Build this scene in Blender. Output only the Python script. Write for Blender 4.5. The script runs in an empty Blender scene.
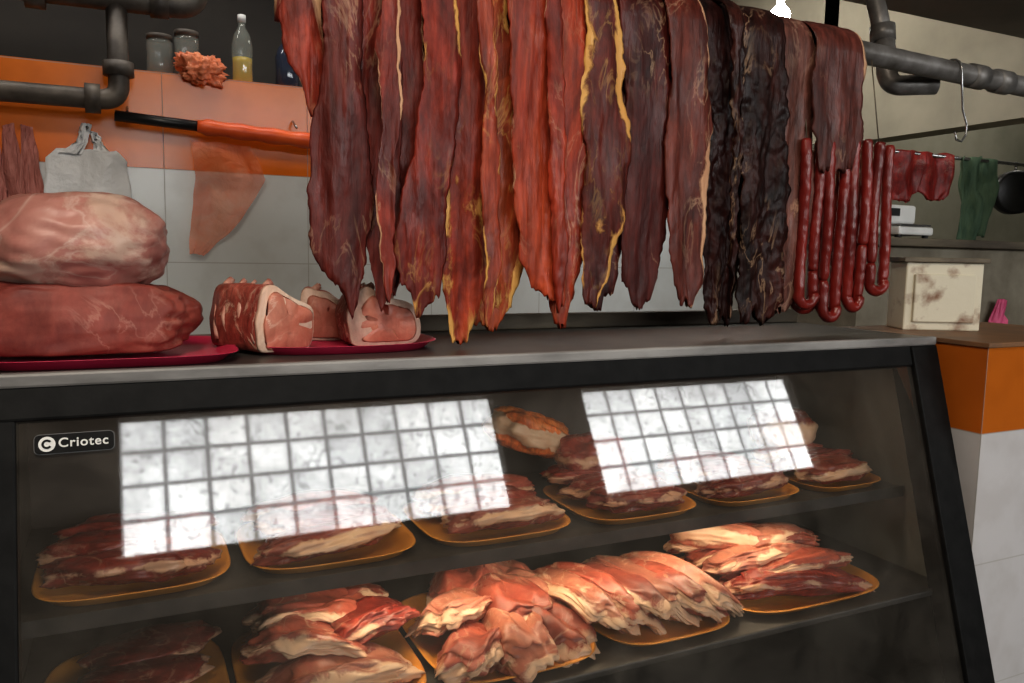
import bpy, math, random
from mathutils import Vector, Matrix, noise, Euler
from math import sin, cos, pi, radians
CZ=1.40
N=lambda x,y,z: noise.noise(Vector((x,y,z)))
scene=bpy.context.scene
col=scene.collection
# ------------------------------------------------------------------ materials
def newmat(name):
    m=bpy.data.materials.new(name); m.use_nodes=True
    nt=m.node_tree; b=nt.nodes["Principled BSDF"]
    return m,nt,b
def nd(nt,t,**k):
    n=nt.nodes.new(t)
    for a,v in k.items(): setattr(n,a,v)
    return n
def c4(c): return (c[0],c[1],c[2],1)
def ramp(nt,src,stops):
    r=nd(nt,"ShaderNodeValToRGB")
    el=r.color_ramp.elements
    el[0].position=stops[0][0]; el[0].color=c4(stops[0][1])
    el[1].position=stops[-1][0]; el[1].color=c4(stops[-1][1])
    for p,c in stops[1:-1]:
        e=el.new(p); e.color=c4(c)
    nt.links.new(src,r.inputs[0]); return r
def coords(nt,scale=(1,1,1)):
    tc=nd(nt,"ShaderNodeTexCoord"); mp=nd(nt,"ShaderNodeMapping")
    mp.inputs["Scale"].default_value=scale
    nt.links.new(tc.outputs["Object"],mp.inputs[0]); return mp.outputs[0]
def noi(nt,vec,scale,detail=4,dist=0,rough=.55):
    n=nd(nt,"ShaderNodeTexNoise"); n.inputs["Scale"].default_value=scale
    n.inputs["Detail"].default_value=detail; n.inputs["Distortion"].default_value=dist
    n.inputs["Roughness"].default_value=rough
    nt.links.new(vec,n.inputs["Vector"]); return n.outputs["Fac"]
def mix(nt,f,a,b):
    m=nd(nt,"ShaderNodeMix",data_type='RGBA')
    if hasattr(f,"links"): nt.links.new(f,m.inputs[0])
    else: m.inputs[0].default_value=f
    for i,v in ((6,a),(7,b)):
        if hasattr(v,"links"): nt.links.new(v,m.inputs[i])
        else: m.inputs[i].default_value=c4(v)
    return m.outputs[2]
def mth(nt,op,a,b=None):
    m=nd(nt,"ShaderNodeMath",operation=op)
    for i,v in enumerate((a,b)):
        if v is None: continue
        if hasattr(v,"links"): nt.links.new(v,m.inputs[i])
        else: m.inputs[i].default_value=v
    return m.outputs[0]
def plain(name,c1,c2=None,scale=20,rough=.5,metal=0,bump=.1,stretch=(1,1,1),coat=0,lo=.35,hi=.65,bdist=.002,spec=.5):
    m,nt,b=newmat(name)
    v=coords(nt,stretch); f=noi(nt,v,scale,5)
    c2=c2 or tuple(x*.8 for x in c1)
    r=ramp(nt,f,[(lo,c1),(hi,c2)])
    nt.links.new(r.outputs[0],b.inputs["Base Color"])
    b.inputs["Roughness"].default_value=rough; b.inputs["Metallic"].default_value=metal
    b.inputs["Coat Weight"].default_value=coat; b.inputs["Specular IOR Level"].default_value=spec
    if bump:
        bp=nd(nt,"ShaderNodeBump"); bp.inputs["Strength"].default_value=bump; bp.inputs["Distance"].default_value=bdist
        nt.links.new(noi(nt,v,scale*3,4),bp.inputs["Height"]); nt.links.new(bp.outputs[0],b.inputs["Normal"])
    return m
def meatmat(name,dark,light,fat=(.75,.6,.42),fatamt=.5,marble=.3,scale=14,stretch=(1,1,1),rough=.45,coat=.08,spec=.35,bump=.6,seed=0,fatn=.25,fib=.75,blot=.6):
    m,nt,b=newmat(name)
    tc=nd(nt,"ShaderNodeTexCoord"); mp=nd(nt,"ShaderNodeMapping")
    mp.inputs["Scale"].default_value=stretch; mp.inputs["Location"].default_value=(seed*3.7,seed*1.3,seed*2.1)
    nt.links.new(tc.outputs["Object"],mp.inputs[0]); v=mp.outputs[0]
    n1=noi(nt,v,scale,8,1.0,.65)
    r=ramp(nt,n1,[(.32,dark),(.52,tuple((a+c)/2 for a,c in zip(dark,light))),(.70,light)])
    # fibres
    mp2=nd(nt,"ShaderNodeMapping"); mp2.inputs["Scale"].default_value=(1,1,.22); nt.links.new(v,mp2.inputs[0])
    fibn=noi(nt,mp2.outputs[0],scale*6,5,.4)
    fr=ramp(nt,fibn,[(.35,(.5,.5,.5)),(.65,(1.25,1.25,1.25))])
    mm=nd(nt,"ShaderNodeMix",data_type='RGBA',blend_type='MULTIPLY'); mm.inputs[0].default_value=fib
    nt.links.new(r.outputs[0],mm.inputs[6]); nt.links.new(fr.outputs[0],mm.inputs[7])
    base=mm.outputs[2]
    # dark blotches
    bl=ramp(nt,noi(nt,v,scale*.55,6,1.2,.7),[(.38,(.38,.33,.33)),(.56,(1,1,1))])
    mm=nd(nt,"ShaderNodeMix",data_type='RGBA',blend_type='MULTIPLY'); mm.inputs[0].default_value=blot
    nt.links.new(base,mm.inputs[6]); nt.links.new(bl.outputs[0],mm.inputs[7]); base=mm.outputs[2]
    # marbling lines
    n2=noi(nt,v,scale*.9,5,1.6)
    ml=ramp(nt,n2,[(.475,(0,0,0)),(.5,(1,1,1)),(.525,(0,0,0))])
    gate=ramp(nt,noi(nt,v,scale*.5,2),[(.48,(0,0,0)),(.62,(1,1,1))])
    mf=mth(nt,'MULTIPLY',mth(nt,'MULTIPLY',ml.outputs[0],gate.outputs[0]),marble)
    base=mix(nt,mf,base,fat)
    at=nd(nt,"ShaderNodeAttribute",attribute_name="fat")
    n3=noi(nt,v,scale*.7,8,.8,.62)
    s=mth(nt,'ADD',mth(nt,'MULTIPLY',at.outputs["Fac"],fatamt),mth(nt,'MULTIPLY',n3,1.0))
    fm=ramp(nt,s,[(1.0-fatn,(0,0,0)),(1.06-fatn,(1,1,1))])
    fatc=mix(nt,noi(nt,v,scale*2,4),fat,(fat[0]*.72,fat[1]*.5,fat[2]*.42))
    base=mix(nt,fm.outputs[0],base,fatc)
    nt.links.new(base,b.inputs["Base Color"])
    rr=ramp(nt,noi(nt,v,scale*1.3,4),[(.35,(rough-.14,)*3),(.65,(rough+.12,)*3)])
    nt.links.new(rr.outputs[0],b.inputs["Roughness"]); b.inputs["Coat Weight"].default_value=coat; b.inputs["Coat Roughness"].default_value=.3
    b.inputs["Specular IOR Level"].default_value=spec
    bp=nd(nt,"ShaderNodeBump"); bp.inputs["Strength"].default_value=bump; bp.inputs["Distance"].default_value=.006
    h=mth(nt,'ADD',mth(nt,'MULTIPLY',fibn,.6*fib),mth(nt,'ADD',noi(nt,v,scale*2.2,6),mth(nt,'MULTIPLY',fm.outputs[0],.4)))
    nt.links.new(h,bp.inputs["Height"]); nt.links.new(bp.outputs[0],b.inputs["Normal"])
    return m
def tilemat(name,c1,c2,w,h,ox,oz,axis='X',grout=(.30,.28,.25),band=None,rough=.35,colb=None,spec=.3):
    """ceramic tile; optional band above which the colour is colb."""
    m,nt,b=newmat(name)
    g=nd(nt,"ShaderNodeNewGeometry"); sp=nd(nt,"ShaderNodeSeparateXYZ"); nt.links.new(g.outputs["Position"],sp.inputs[0])
    X=sp.outputs[0 if axis=='X' else 1]; Z=sp.outputs[2]
    def line(src,o,p,t):
        a=mth(nt,'DIVIDE',mth(nt,'SUBTRACT',src,o),p); f=mth(nt,'FRACT',a)
        d=mth(nt,'ABSOLUTE',mth(nt,'SUBTRACT',f,.5))
        return mth(nt,'GREATER_THAN',d,.5-t/p)
    gl=mth(nt,'MAXIMUM',line(X,ox,w,.0015),line(Z,oz,h,.0015))
    nz=nd(nt,"ShaderNodeTexNoise"); nz.inputs["Scale"].default_value=4; nt.links.new(g.outputs["Position"],nz.inputs["Vector"])
    base=mix(nt,nz.outputs["Fac"],c1,c2)
    if band is not None:
        k=mth(nt,'GREATER_THAN',Z,band)
        ob=mix(nt,nz.outputs["Fac"],colb,tuple(x*.75 for x in colb))
        base=mix(nt,k,base,ob)
    nz2=nd(nt,"ShaderNodeTexNoise"); nz2.inputs["Scale"].default_value=11; nz2.inputs["Detail"].default_value=8; nt.links.new(g.outputs["Position"],nz2.inputs["Vector"])
    dr=ramp(nt,nz2.outputs["Fac"],[(.35,(.6,.55,.5)),(.55,(1,1,1))])
    mm=nd(nt,"ShaderNodeMix",data_type='RGBA',blend_type='MULTIPLY'); mm.inputs[0].default_value=.18
    nt.links.new(base,mm.inputs[6]); nt.links.new(dr.outputs[0],mm.inputs[7])
    base=mix(nt,mth(nt,'MULTIPLY',gl,.6),mm.outputs[2],grout)
    nt.links.new(base,b.inputs["Base Color"])
    b.inputs["Specular IOR Level"].default_value=spec
    nt.links.new(mth(nt,'ADD',mth(nt,'MULTIPLY',gl,.5),rough),b.inputs["Roughness"])
    return m
# ------------------------------------------------------------------ mesh helpers
def mk(name,verts,faces,mat,smooth=True,parent=None,fat=None,subsurf=0):
    me=bpy.data.meshes.new(name); me.from_pydata([tuple(v) for v in verts],[],faces); me.validate(); me.update()
    if smooth: me.polygons.foreach_set("use_smooth",[True]*len(me.polygons))
    if fat is not None:
        a=me.attributes.new("fat",'FLOAT','POINT'); a.data.foreach_set("value",fat)
    if mat: me.materials.append(mat)
    o=bpy.data.objects.new(name,me); col.objects.link(o)
    if subsurf:
        s=o.modifiers.new("s",'SUBSURF'); s.levels=subsurf; s.render_levels=subsurf
    if parent:
        o.parent=parent; o.matrix_parent_inverse=Matrix.Translation(-parent.location)
    return o
def tag(o,label,cat,group=None):
    o["label"]=label; o["category"]=cat
    if group: o["group"]=group
    return o
def struct(o): o["kind"]="structure"; return o
def rebase(o):
    me=o.data; xs=[v.co for v in me.vertices]
    c=Vector(((min(v.x for v in xs)+max(v.x for v in xs))/2,(min(v.y for v in xs)+max(v.y for v in xs))/2,min(v.z for v in xs)))
    me.transform(Matrix.Translation(-c)); o.location=c; return o
def thing(name,loc,label,cat,group=None):
    e=bpy.data.objects.new(name,None); e.empty_display_size=.05; e.location=loc; col.objects.link(e)
    return tag(e,label,cat,group)
def box(name,x0,x1,y0,y1,z0,z1,mat,parent=None,bev=0,rot=None,smooth=False):
    import bmesh
    bm=bmesh.new(); bmesh.ops.create_cube(bm,size=1)
    for v in bm.verts: v.co=Vector(((x0+x1)/2+v.co.x*(x1-x0),(y0+y1)/2+v.co.y*(y1-y0),(z0+z1)/2+v.co.z*(z1-z0)))
    if bev: bmesh.ops.bevel(bm,geom=bm.edges[:],offset=bev,segments=2,affect='EDGES',profile=.5)
    if rot is not None:
        c=Vector(((x0+x1)/2,(y0+y1)/2,z0)); bmesh.ops.transform(bm,matrix=Matrix.Translation(c)@rot@Matrix.Translation(-c),verts=bm.verts)
    me=bpy.data.meshes.new(name); bm.to_mesh(me); bm.free(); me.materials.append(mat)
    o=bpy.data.objects.new(name,me); col.objects.link(o)
    if parent:
        o.parent=parent; o.matrix_parent_inverse=Matrix.Translation(-parent.location)
    return o
def ringmesh(rings,close=True,cap=True):
    n=len(rings[0]); V=[p for r in rings for p in r]; F=[]
    for i in range(len(rings)-1):
        for j in range(n if close else n-1):
            k=(j+1)%n
            F.append((i*n+j,i*n+k,(i+1)*n+k,(i+1)*n+j))
    if cap:
        F.append(tuple(range(n))[::-1]); F.append(tuple((len(rings)-1)*n+j for j in range(n)))
    return V,F
def frames(pts):
    P=[Vector(p) for p in pts]; out=[]; prev=None
    for i,p in enumerate(P):
        t=(P[min(i+1,len(P)-1)]-P[max(i-1,0)]).normalized()
        if prev is None:
            a=Vector((0,0,1)) if abs(t.z)<.9 else Vector((0,1,0)); u=t.cross(a).normalized()
        else: u=(prev-t*prev.dot(t)).normalized()
        prev=u; out.append((p,t,u,t.cross(u)))
    return out
def tubeVF(pts,rad,seg=12,wr=0):
    fr=frames(pts); rings=[]
    for i,(p,t,u,w) in enumerate(fr):
        r=rad(i/(len(pts)-1)) if callable(rad) else rad
        rings.append([p+(u*cos(2*pi*j/seg)+w*sin(2*pi*j/seg))*r*(1+wr*N(j*.9,p.z*60,p.x*50)) for j in range(seg)])
    return ringmesh(rings)
def tube(name,pts,rad,mat,parent=None,seg=12,wr=0):
    V,F=tubeVF(pts,rad,seg,wr); return mk(name,V,F,mat,parent=parent)
def bezier_round(pts,r,n=6):
    P=[Vector(p) for p in pts]; out=[P[0]]
    for i in range(1,len(P)-1):
        a=(P[i-1]-P[i]).normalized(); b=(P[i+1]-P[i]).normalized()
        s=P[i]+a*r; e=P[i]+b*r
        for k in range(n+1):
            t=k/n; out.append(s*(1-t)**2+P[i]*2*t*(1-t)+e*t*t)
    out.append(P[-1]); return out
def resample(pts,step):
    P=[Vector(p) for p in pts]; out=[P[0]]
    for a,b in zip(P,P[1:]):
        n=max(1,int((b-a).length/step))
        for k in range(1,n+1): out.append(a.lerp(b,k/n))
    return out
def lathe(name,prof,loc,mat,parent=None,seg=24):
    rings=[[Vector((loc[0]+r*cos(2*pi*j/seg),loc[1]+r*sin(2*pi*j/seg),loc[2]+z)) for j in range(seg)] for r,z in prof]
    V,F=ringmesh(rings); return mk(name,V,F,mat,parent=parent)
def blobVF(rx,ry,rz,seed=0,amp=.12,freq=2.2,pw=2.0,bend=0,flat=None,nu=40,nv=26,fine=.03,fold=0,ff=3,taper=0,arch=0,face=None):
    """closed irregular lump; returns V,F,fat(rim closeness)."""
    V=[];fat=[]
    e=2/pw
    for i in range(nv+1):
        ph=-pi/2+pi*i/nv
        for j in range(nu):
            th=2*pi*j/nu
            d=Vector((cos(ph)*cos(th),cos(ph)*sin(th),sin(ph)))
            k=1+amp*N(d.x*freq+seed*7.1,d.y*freq+seed*3.3,d.z*freq*.5)+amp*.5*N(d.x*freq*2.3+seed,d.y*freq*2.3,d.z*freq*2.3+seed)+fine*N(d.x*9+seed,d.y*9,d.z*9)
            cc=abs(cos(ph))**(e*.8)
            # squared-off plan outline for high pw
            cx=math.copysign(abs(cos(th))**(2/max(2,pw*.8)),cos(th)); sy=math.copysign(abs(sin(th))**(2/max(2,pw*.8)),sin(th))
            x=rx*k*cc*cx; y=ry*k*cc*sy; z=rz*k*sin(ph)
            q=x/rx
            if taper: y*=1-taper*q; z*=1-taper*.6*q
            z+=-bend*q*q*rx-arch*(y/ry)**2*ry
            if fold: z+=fold*(sin(ff*y/ry+2.2*N(q*1.3+seed,y/ry*.8,seed))+ .6*N(q*2.5,y/ry*3+seed,1))*(1-.5*abs(q))
            if flat is not None and z<-flat: z=-flat+(z+flat)*.1
            if face is not None:
                lim=-face+.25*z
                if y<lim: y=lim+(y-lim)*.25
            V.append(Vector((x,y,z)))
            fat.append(abs(cos(ph))**6)
    F=[]
    for i in range(nv):
        for j in range(nu):
            k=(j+1)%nu
            F.append((i*nu+j,i*nu+k,(i+1)*nu+k,(i+1)*nu+j))
    return V,F,fat
def blob(name,loc,mat,rot=(0,0,0),parent=None,**k):
    V,F,fat=blobVF(**k)
    Mx=Matrix.Translation(loc)@Euler(rot).to_matrix().to_4x4()
    return mk(name,[Mx@v for v in V],F,mat,fat=fat,parent=parent)
def tray(name,cx,cy,z,hx,hy,h,mat,rot=0,pw=4,seg=48):
    prof=[(.86,0),(.9,0),(.97,h*.8),(1.0,h*.95),(1.02,h),(1.0,h*1.02),(.955,h*.9),(.88,.004),(.5,.003)]
    rings=[]
    for s,zz in prof:
        R=[]
        for j in range(seg):
            t=2*pi*j/seg; c,s_=cos(t),sin(t)
            x=math.copysign(abs(c)**(2/pw),c)*hx*s; y=math.copysign(abs(s_)**(2/pw),s_)*hy*s
            R.append(Vector((cx+x*cos(rot)-y*sin(rot),cy+x*sin(rot)+y*cos(rot),z+zz)))
        rings.append(R)
    V,F=ringmesh(rings); return mk(name,V,F,mat)
# ------------------------------------------------------------------ material set
M={}
M['black']=plain("black_rubber_frame",(.004,.004,.004),(.009,.009,.009),30,.6,0,.15,spec=.2)
M['top']=plain("dark_steel_top",(.045,.042,.04),(.10,.093,.085),7,.36,.3,.12,lo=.3,hi=.7,spec=.45)
M['trim']=plain("worn_aluminium",(.36,.35,.34),(.17,.165,.16),14,.5,.25,.2,stretch=(.3,1,1))
M['inner']=plain("grey_enamel_interior",(.11,.105,.095),(.07,.065,.06),6,.5,.1,.05)
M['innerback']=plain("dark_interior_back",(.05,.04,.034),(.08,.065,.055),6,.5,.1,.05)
M['sidein']=plain("pale_side_liner",(.20,.21,.195),(.13,.135,.13),4,.5,.1,.05)
M['shelf']=plain("steel_wire_shelf",(.10,.095,.09),(.06,.058,.055),10,.5,.4,.1)
M['pipe']=plain("galvanised_pipe",(.26,.25,.24),(.12,.11,.10),16,.45,.4,.6)
M['pipe_rust']=plain("dull_painted_pipe",(.13,.11,.09),(.06,.048,.04),14,.55,.2,.5)
M['wood']=plain("worn_wood_rail",(.17,.14,.095),(.07,.055,.04),18,.6,0,.4,stretch=(.2,1,1))
M['redtray']=plain("red_plastic_tray",(.58,.035,.10),(.46,.025,.07),10,.4,0,.05)
M['ytray']=plain("orange_yellow_tray",(.80,.36,.06),(.68,.28,.045),8,.45,0,.05)
M['wallp']=plain("cream_plaster",(.46,.42,.33),(.36,.33,.26),3,.8,0,.2)
M['wallg']=plain("greygreen_plaster",(.30,.29,.235),(.20,.20,.155),2.5,.8,0,.2)
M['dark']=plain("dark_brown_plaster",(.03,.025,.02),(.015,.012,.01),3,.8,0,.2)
M['ceil']=plain("grey_ceiling",(.20,.19,.17),(.15,.145,.13),3,.85,0,.2)
M['opp']=plain("dim_shopfront_wall",(.10,.085,.068),(.06,.052,.045),1.5,.85,0,.2)
M['floor']=plain("concrete_floor",(.16,.15,.13),(.11,.10,.09),5,.5,0,.2)
M['tile']=tilemat("white_wall_tile",(.72,.75,.75),(.66,.69,.69),.45,.295,.10,.25+CZ-.295*9,band=.25+CZ,colb=(.80,.20,.02),rough=.22,spec=.5)
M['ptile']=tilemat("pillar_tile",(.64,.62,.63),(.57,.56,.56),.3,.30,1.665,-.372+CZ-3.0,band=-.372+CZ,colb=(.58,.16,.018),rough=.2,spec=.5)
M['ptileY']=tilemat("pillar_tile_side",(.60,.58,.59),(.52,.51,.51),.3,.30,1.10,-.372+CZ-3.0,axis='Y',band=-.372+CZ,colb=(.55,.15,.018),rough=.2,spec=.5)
M['cap']=plain("orange_cap_tile",(.26,.13,.06),(.16,.09,.05),9,.5,0,.1)
M['whitebox']=plain("chipped_white_enamel",(.66,.61,.48),(.22,.10,.05),13,.5,0,.5,lo=.54,hi=.70)
M['white']=plain("white_plastic",(.74,.74,.72),(.64,.64,.62),12,.4,0,.05)
M['bag']=plain("white_carrier_bag",(.90,.91,.92),(.82,.83,.84),9,.45,0,.7,bdist=.012)
M['pinkcloth']=plain("pink_mesh_bag",(.62,.26,.22),(.46,.16,.13),30,.7,0,.6,stretch=(3,3,.6),bdist=.01)
M['green']=plain("green_cloth",(.11,.17,.10),(.06,.11,.07),12,.8,0,.6,stretch=(3,3,.6),bdist=.01)
M['pink']=plain("pink_bag",(.7,.10,.24),(.5,.06,.16),20,.5,0,.5,bdist=.01)
M['orangeplastic']=plain("orange_plastic",(.85,.15,.035),(.70,.10,.025),10,.4,0,.3,bdist=.006)
M['peach']=plain("peach_thin_plastic",(.82,.28,.13),(.70,.17,.07),14,.35,0,.8,bdist=.012)
M['blackplastic']=plain("black_plastic",(.012,.012,.013),(.02,.02,.02),20,.35,0,.05)
M['steel']=plain("bright_steel",(.45,.45,.45),(.3,.3,.3),20,.25,.9,.05)
M['redmeat']=meatmat("hanging_red_meat",(.24,.016,.014),(.50,.05,.04),marble=.2)
m,nt,b=newmat("orange_sheet"); b.inputs["Roughness"].default_value=.3; b.inputs["Alpha"].default_value=.52
nt.links.new(ramp(nt,noi(nt,coords(nt),9,4,1),[(.35,(1,.38,.20)),(.65,(.98,.24,.09))]).outputs[0],b.inputs["Base Color"])
bp=nd(nt,"ShaderNodeBump"); bp.inputs["Strength"].default_value=.8; bp.inputs["Distance"].default_value=.012
nt.links.new(noi(nt,coords(nt),18,5,1.5),bp.inputs["Height"]); nt.links.new(bp.outputs[0],b.inputs["Normal"])
M['osheet']=m
def clear(name,c,alpha=.4,rough=.08):
    m,nt,b=newmat(name); b.inputs["Base Color"].default_value=c4(c); b.inputs["Alpha"].default_value=alpha; b.inputs["Roughness"].default_value=rough
    b.inputs["Specular IOR Level"].default_value=.8; return m
M['clear']=clear("clear_bottle_plastic",(.35,.37,.33),.35)
M['oil']=clear("yellow_oil",(.72,.50,.02),.97)
M['blue']=plain("blue_plastic",(.03,.06,.40)); M['greenb']=clear("dark_glass",(.04,.05,.08),.85)
m,nt,b=newmat("lit_bulb_glass"); b.inputs["Emission Color"].default_value=(1,.98,.93,1); b.inputs["Emission Strength"].default_value=70; M['bulb']=m
# display glass : clear pane with fresnel reflection and a diffuse layer painting smears and reflected haze
m,nt,b=newmat("display_glass"); nt.nodes.remove(b); out=nt.nodes["Material Output"]
tr=nd(nt,"ShaderNodeBsdfTransparent"); tr.inputs[0].default_value=(.95,.95,.94,1)
gl=nd(nt,"ShaderNodeBsdfGlossy"); gl.inputs["Roughness"].default_value=.024
fr=nd(nt,"ShaderNodeFresnel"); fr.inputs[0].default_value=1.5
s=nd(nt,"ShaderNodeMixShader"); nt.links.new(mth(nt,'ADD',mth(nt,'MULTIPLY',fr.outputs[0],1.8),.01),s.inputs[0]); nt.links.new(tr.outputs[0],s.inputs[1]); nt.links.new(gl.outputs[0],s.inputs[2])
v=coords(nt,(1,1,1)); df=nd(nt,"ShaderNodeBsdfDiffuse"); df.inputs[0].default_value=(.62,.56,.48,1)
s2=nd(nt,"ShaderNodeMixShader"); sm=ramp(nt,noi(nt,v,5,6,1.5),[(.35,(.03,.03,.03)),(.75,(.085,.085,.085))])
nt.links.new(sm.outputs[0],s2.inputs[0]); nt.links.new(s.outputs[0],s2.inputs[1]); nt.links.new(df.outputs[0],s2.inputs[2]); nt.links.new(s2.outputs[0],out.inputs[0])
M['glass']=m
def tpane(name,stops,sc,win=None):
    m,nt,b=newmat(name); nt.nodes.remove(b); out=nt.nodes["Material Output"]
    w=noi(nt,coords(nt),sc,5,2.5); rr=ramp(nt,w,stops); c=rr.outputs[0]
    if win:
        a0,dx,z0,dz=win
        tc=nd(nt,"ShaderNodeTexCoord"); sp=nd(nt,"ShaderNodeSeparateXYZ"); nt.links.new(tc.outputs["Object"],sp.inputs[0])
        def edge(src,o,p):
            f=mth(nt,'FRACT',mth(nt,'DIVIDE',mth(nt,'SUBTRACT',src,o),p))
            d=mth(nt,'MULTIPLY',mth(nt,'ABSOLUTE',mth(nt,'SUBTRACT',f,.5)),2.0)
            return mth(nt,'POWER',d,6.0)
        e=mth(nt,'MAXIMUM',edge(sp.outputs[0],a0,dx),edge(sp.outputs[2],z0,dz))
        # each block has its own brightness
        ix=mth(nt,'FLOOR',mth(nt,'DIVIDE',mth(nt,'SUBTRACT',sp.outputs[0],a0),dx)); iz=mth(nt,'FLOOR',mth(nt,'DIVIDE',mth(nt,'SUBTRACT',sp.outputs[2],z0),dz))
        cb=nd(nt,"ShaderNodeCombineXYZ"); nt.links.new(ix,cb.inputs[0]); nt.links.new(iz,cb.inputs[1])
        wn=nd(nt,"ShaderNodeTexWhiteNoise"); nt.links.new(cb.outputs[0],wn.inputs["Vector"])
        k=ramp(nt,e,[(0,(1,1,1)),(.30,(.9,.9,.9)),(1,(.28,.29,.30))]); k.color_ramp.interpolation='EASE'  # tint paints a soft glow, brightest mid-block and fading to its edges
        # tint painted darker toward the top, so the reflected window dims there
        zr=mth(nt,'DIVIDE',mth(nt,'SUBTRACT',sp.outputs[2],z0),dz*4)
        for r2 in (k,ramp(nt,noi(nt,coords(nt),1.3,3,.5),[(.40,(.74,.74,.74)),(.56,(1,1,1))]),ramp(nt,wn.outputs["Value"],[(0,(.72,.73,.74)),(1,(1,1,1))]),ramp(nt,zr,[(.55,(1,1,1)),(1,(.62,.62,.62))])):
            mm=nd(nt,"ShaderNodeMix",data_type='RGBA',blend_type='MULTIPLY'); mm.inputs[0].default_value=1
            nt.links.new(c,mm.inputs[6]); nt.links.new(r2.outputs[0],mm.inputs[7]); c=mm.outputs[2]
    tr=nd(nt,"ShaderNodeBsdfTransparent"); nt.links.new(c,tr.inputs[0]); nt.links.new(tr.outputs[0],out.inputs[0]); return m
M['joint']=tpane("translucent_block_joint",[(.3,(.09,.09,.095)),(.7,(.20,.205,.21))],12)
# ------------------------------------------------------------------ room
struct(box("floor",-2.5,8,-3.6,5,-1.45,-1.40,M['floor']))
struct(box("ceiling",-2.6,8,-3.6,5.1,1.9,2.0,M['ceil']))
struct(box("trim_1",-2.5,8,1.62,2.27,.965,1.9,M['ceil']))
struct(box("wall_left",-2.6,-2.5,-3.6,5.1,-1.4,1.9,M['opp']))
struct(box("wall_right",8,8.1,-3.6,1.9,-1.4,1.9,M['opp']))
struct(box("wall_far",-2.6,6,5.0,5.1,-1.4,1.9,M['wallp']))
struct(box("wall_side",6,6.1,1.8,5.1,-1.4,1.9,M['wallg']))
struct(box("wall_side_front",3.5,8.0,1.8,1.9,-1.4,1.9,M['wallg']))
struct(box("wall_lintel",3.5,3.65,1.9,5.0,.63,1.9,M['wallp']))
struct(box("wall_room_divider",3.0,3.5,3.3,3.4,-1.4,.63,M['wallg']))
struct(box("wall_rear_room",3.5,6,3.3,3.4,-1.4,1.9,M['wallg']))
struct(box("wall_back",-2.5,2.75,2.8,2.95,-1.4,.548,M['tile']))
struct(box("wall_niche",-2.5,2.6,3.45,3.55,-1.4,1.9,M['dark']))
W=[(-.12,2.74,10,4),(3.62,6.10,9,4)]; zb,zt=.53,1.50
xs=[-2.5]+[a for w in W for a in w[:2]]+[8.0]
def quadbox(V,F,x0,x1,y0,y1,z0,z1):
    i=len(V); V+= [(x,y,z) for z in (z0,z1) for y in (y0,y1) for x in (x0,x1)]
    for f in ((0,1,3,2),(4,6,7,5),(0,4,5,1),(2,3,7,6),(0,2,6,4),(1,5,7,3)): F.append(tuple(i+k for k in f))
V=[];F=[]
quadbox(V,F,-2.5,8,-3.6,-3.5,-1.4,zb); quadbox(V,F,-2.5,8,-3.6,-3.5,zt,1.9)
for i in (0,2,4): quadbox(V,F,xs[i],xs[i+1],-3.6,-3.5,zb,zt)
struct(mk("wall_shopfront",V,F,M['opp'],smooth=False))
for wi,(a,b_,nc,nr) in enumerate(W):
    dx=(b_-a)/nc; dz=(zt-zb)/nr; g=.014
    V=[];F=[]
    for i in range(nc+1):
        x=a+i*dx; V+=[(x-g,-3.55,zb),(x+g,-3.55,zb),(x+g,-3.55,zt),(x-g,-3.55,zt)]; k=len(V); F.append((k-4,k-3,k-2,k-1))
    for j in range(nr+1):
        for i in range(nc):
            x=a+i*dx; z=zb+j*dz; V+=[(x+g,-3.55,z-g),(x+dx-g,-3.55,z-g),(x+dx-g,-3.55,z+g),(x+g,-3.55,z+g)]; k=len(V); F.append((k-4,k-3,k-2,k-1))
    wo=struct(mk("window_%d"%(wi+1),V,F,M['joint'],smooth=False))
    V=[];F=[]
    for i in range(nc):
        for j in range(nr):
            x=a+i*dx; z=zb+j*dz; V+=[(x+g,-3.55,z+g),(x+dx-g,-3.55,z+g),(x+dx-g,-3.55,z+dz-g),(x+g,-3.55,z+dz-g)]; k=len(V); F.append((k-4,k-3,k-2,k-1))
    mb_=tpane("rippled_glass_block",[(.36,(.55,.56,.57)),(.46,(.95,.96,.96)),(.54,(.80,.81,.82)),(.62,(1,1,1))],8,(a,dx,zb,dz))
    p=mk("glass_block_pane",V,F,mb_,smooth=False); p.parent=wo
    L=bpy.data.lights.new("daylight_portal","AREA"); L.shape='RECTANGLE'; L.size=b_-a; L.size_y=zt-zb
    try: L.cycles.is_portal=True
    except Exception: pass
    lo=bpy.data.objects.new("daylight_portal",L); col.objects.link(lo); lo.location=((a+b_)/2,-3.62,(zb+zt)/2); lo.rotation_euler=(radians(90),0,0)
def alight(name,loc,sx,sy,en,colr,rot=(0,0,0)):
    L=bpy.data.lights.new(name,"AREA"); L.shape='RECTANGLE'; L.size=sx; L.size_y=sy; L.energy=en; L.color=colr
    lo=bpy.data.objects.new(name,L); col.objects.link(lo); lo.location=loc; lo.rotation_euler=rot; return lo
alight("shop_fill_light",(-.3,-.3,1.85),1.0,.6,54,(1,.87,.72))  # unseen fill added to brighten the front of the shop
alight("back_fill_light",(-.1,2.48,1.80),2.0,.2,20,(1,.96,.90))  # added fill light for the tiled back wall, no fixture there
alight("side_ceiling_lamp",(2.6,3.3,1.80),.6,1.2,20,(1,.95,.86))  # fill added to lift the cream lintel, not a real fixture
alight("rear_room_fill",(4.3,2.6,1.80),.8,.8,18,(1,.95,.86))  # extra fill that brightens the room beyond the lintel
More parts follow.
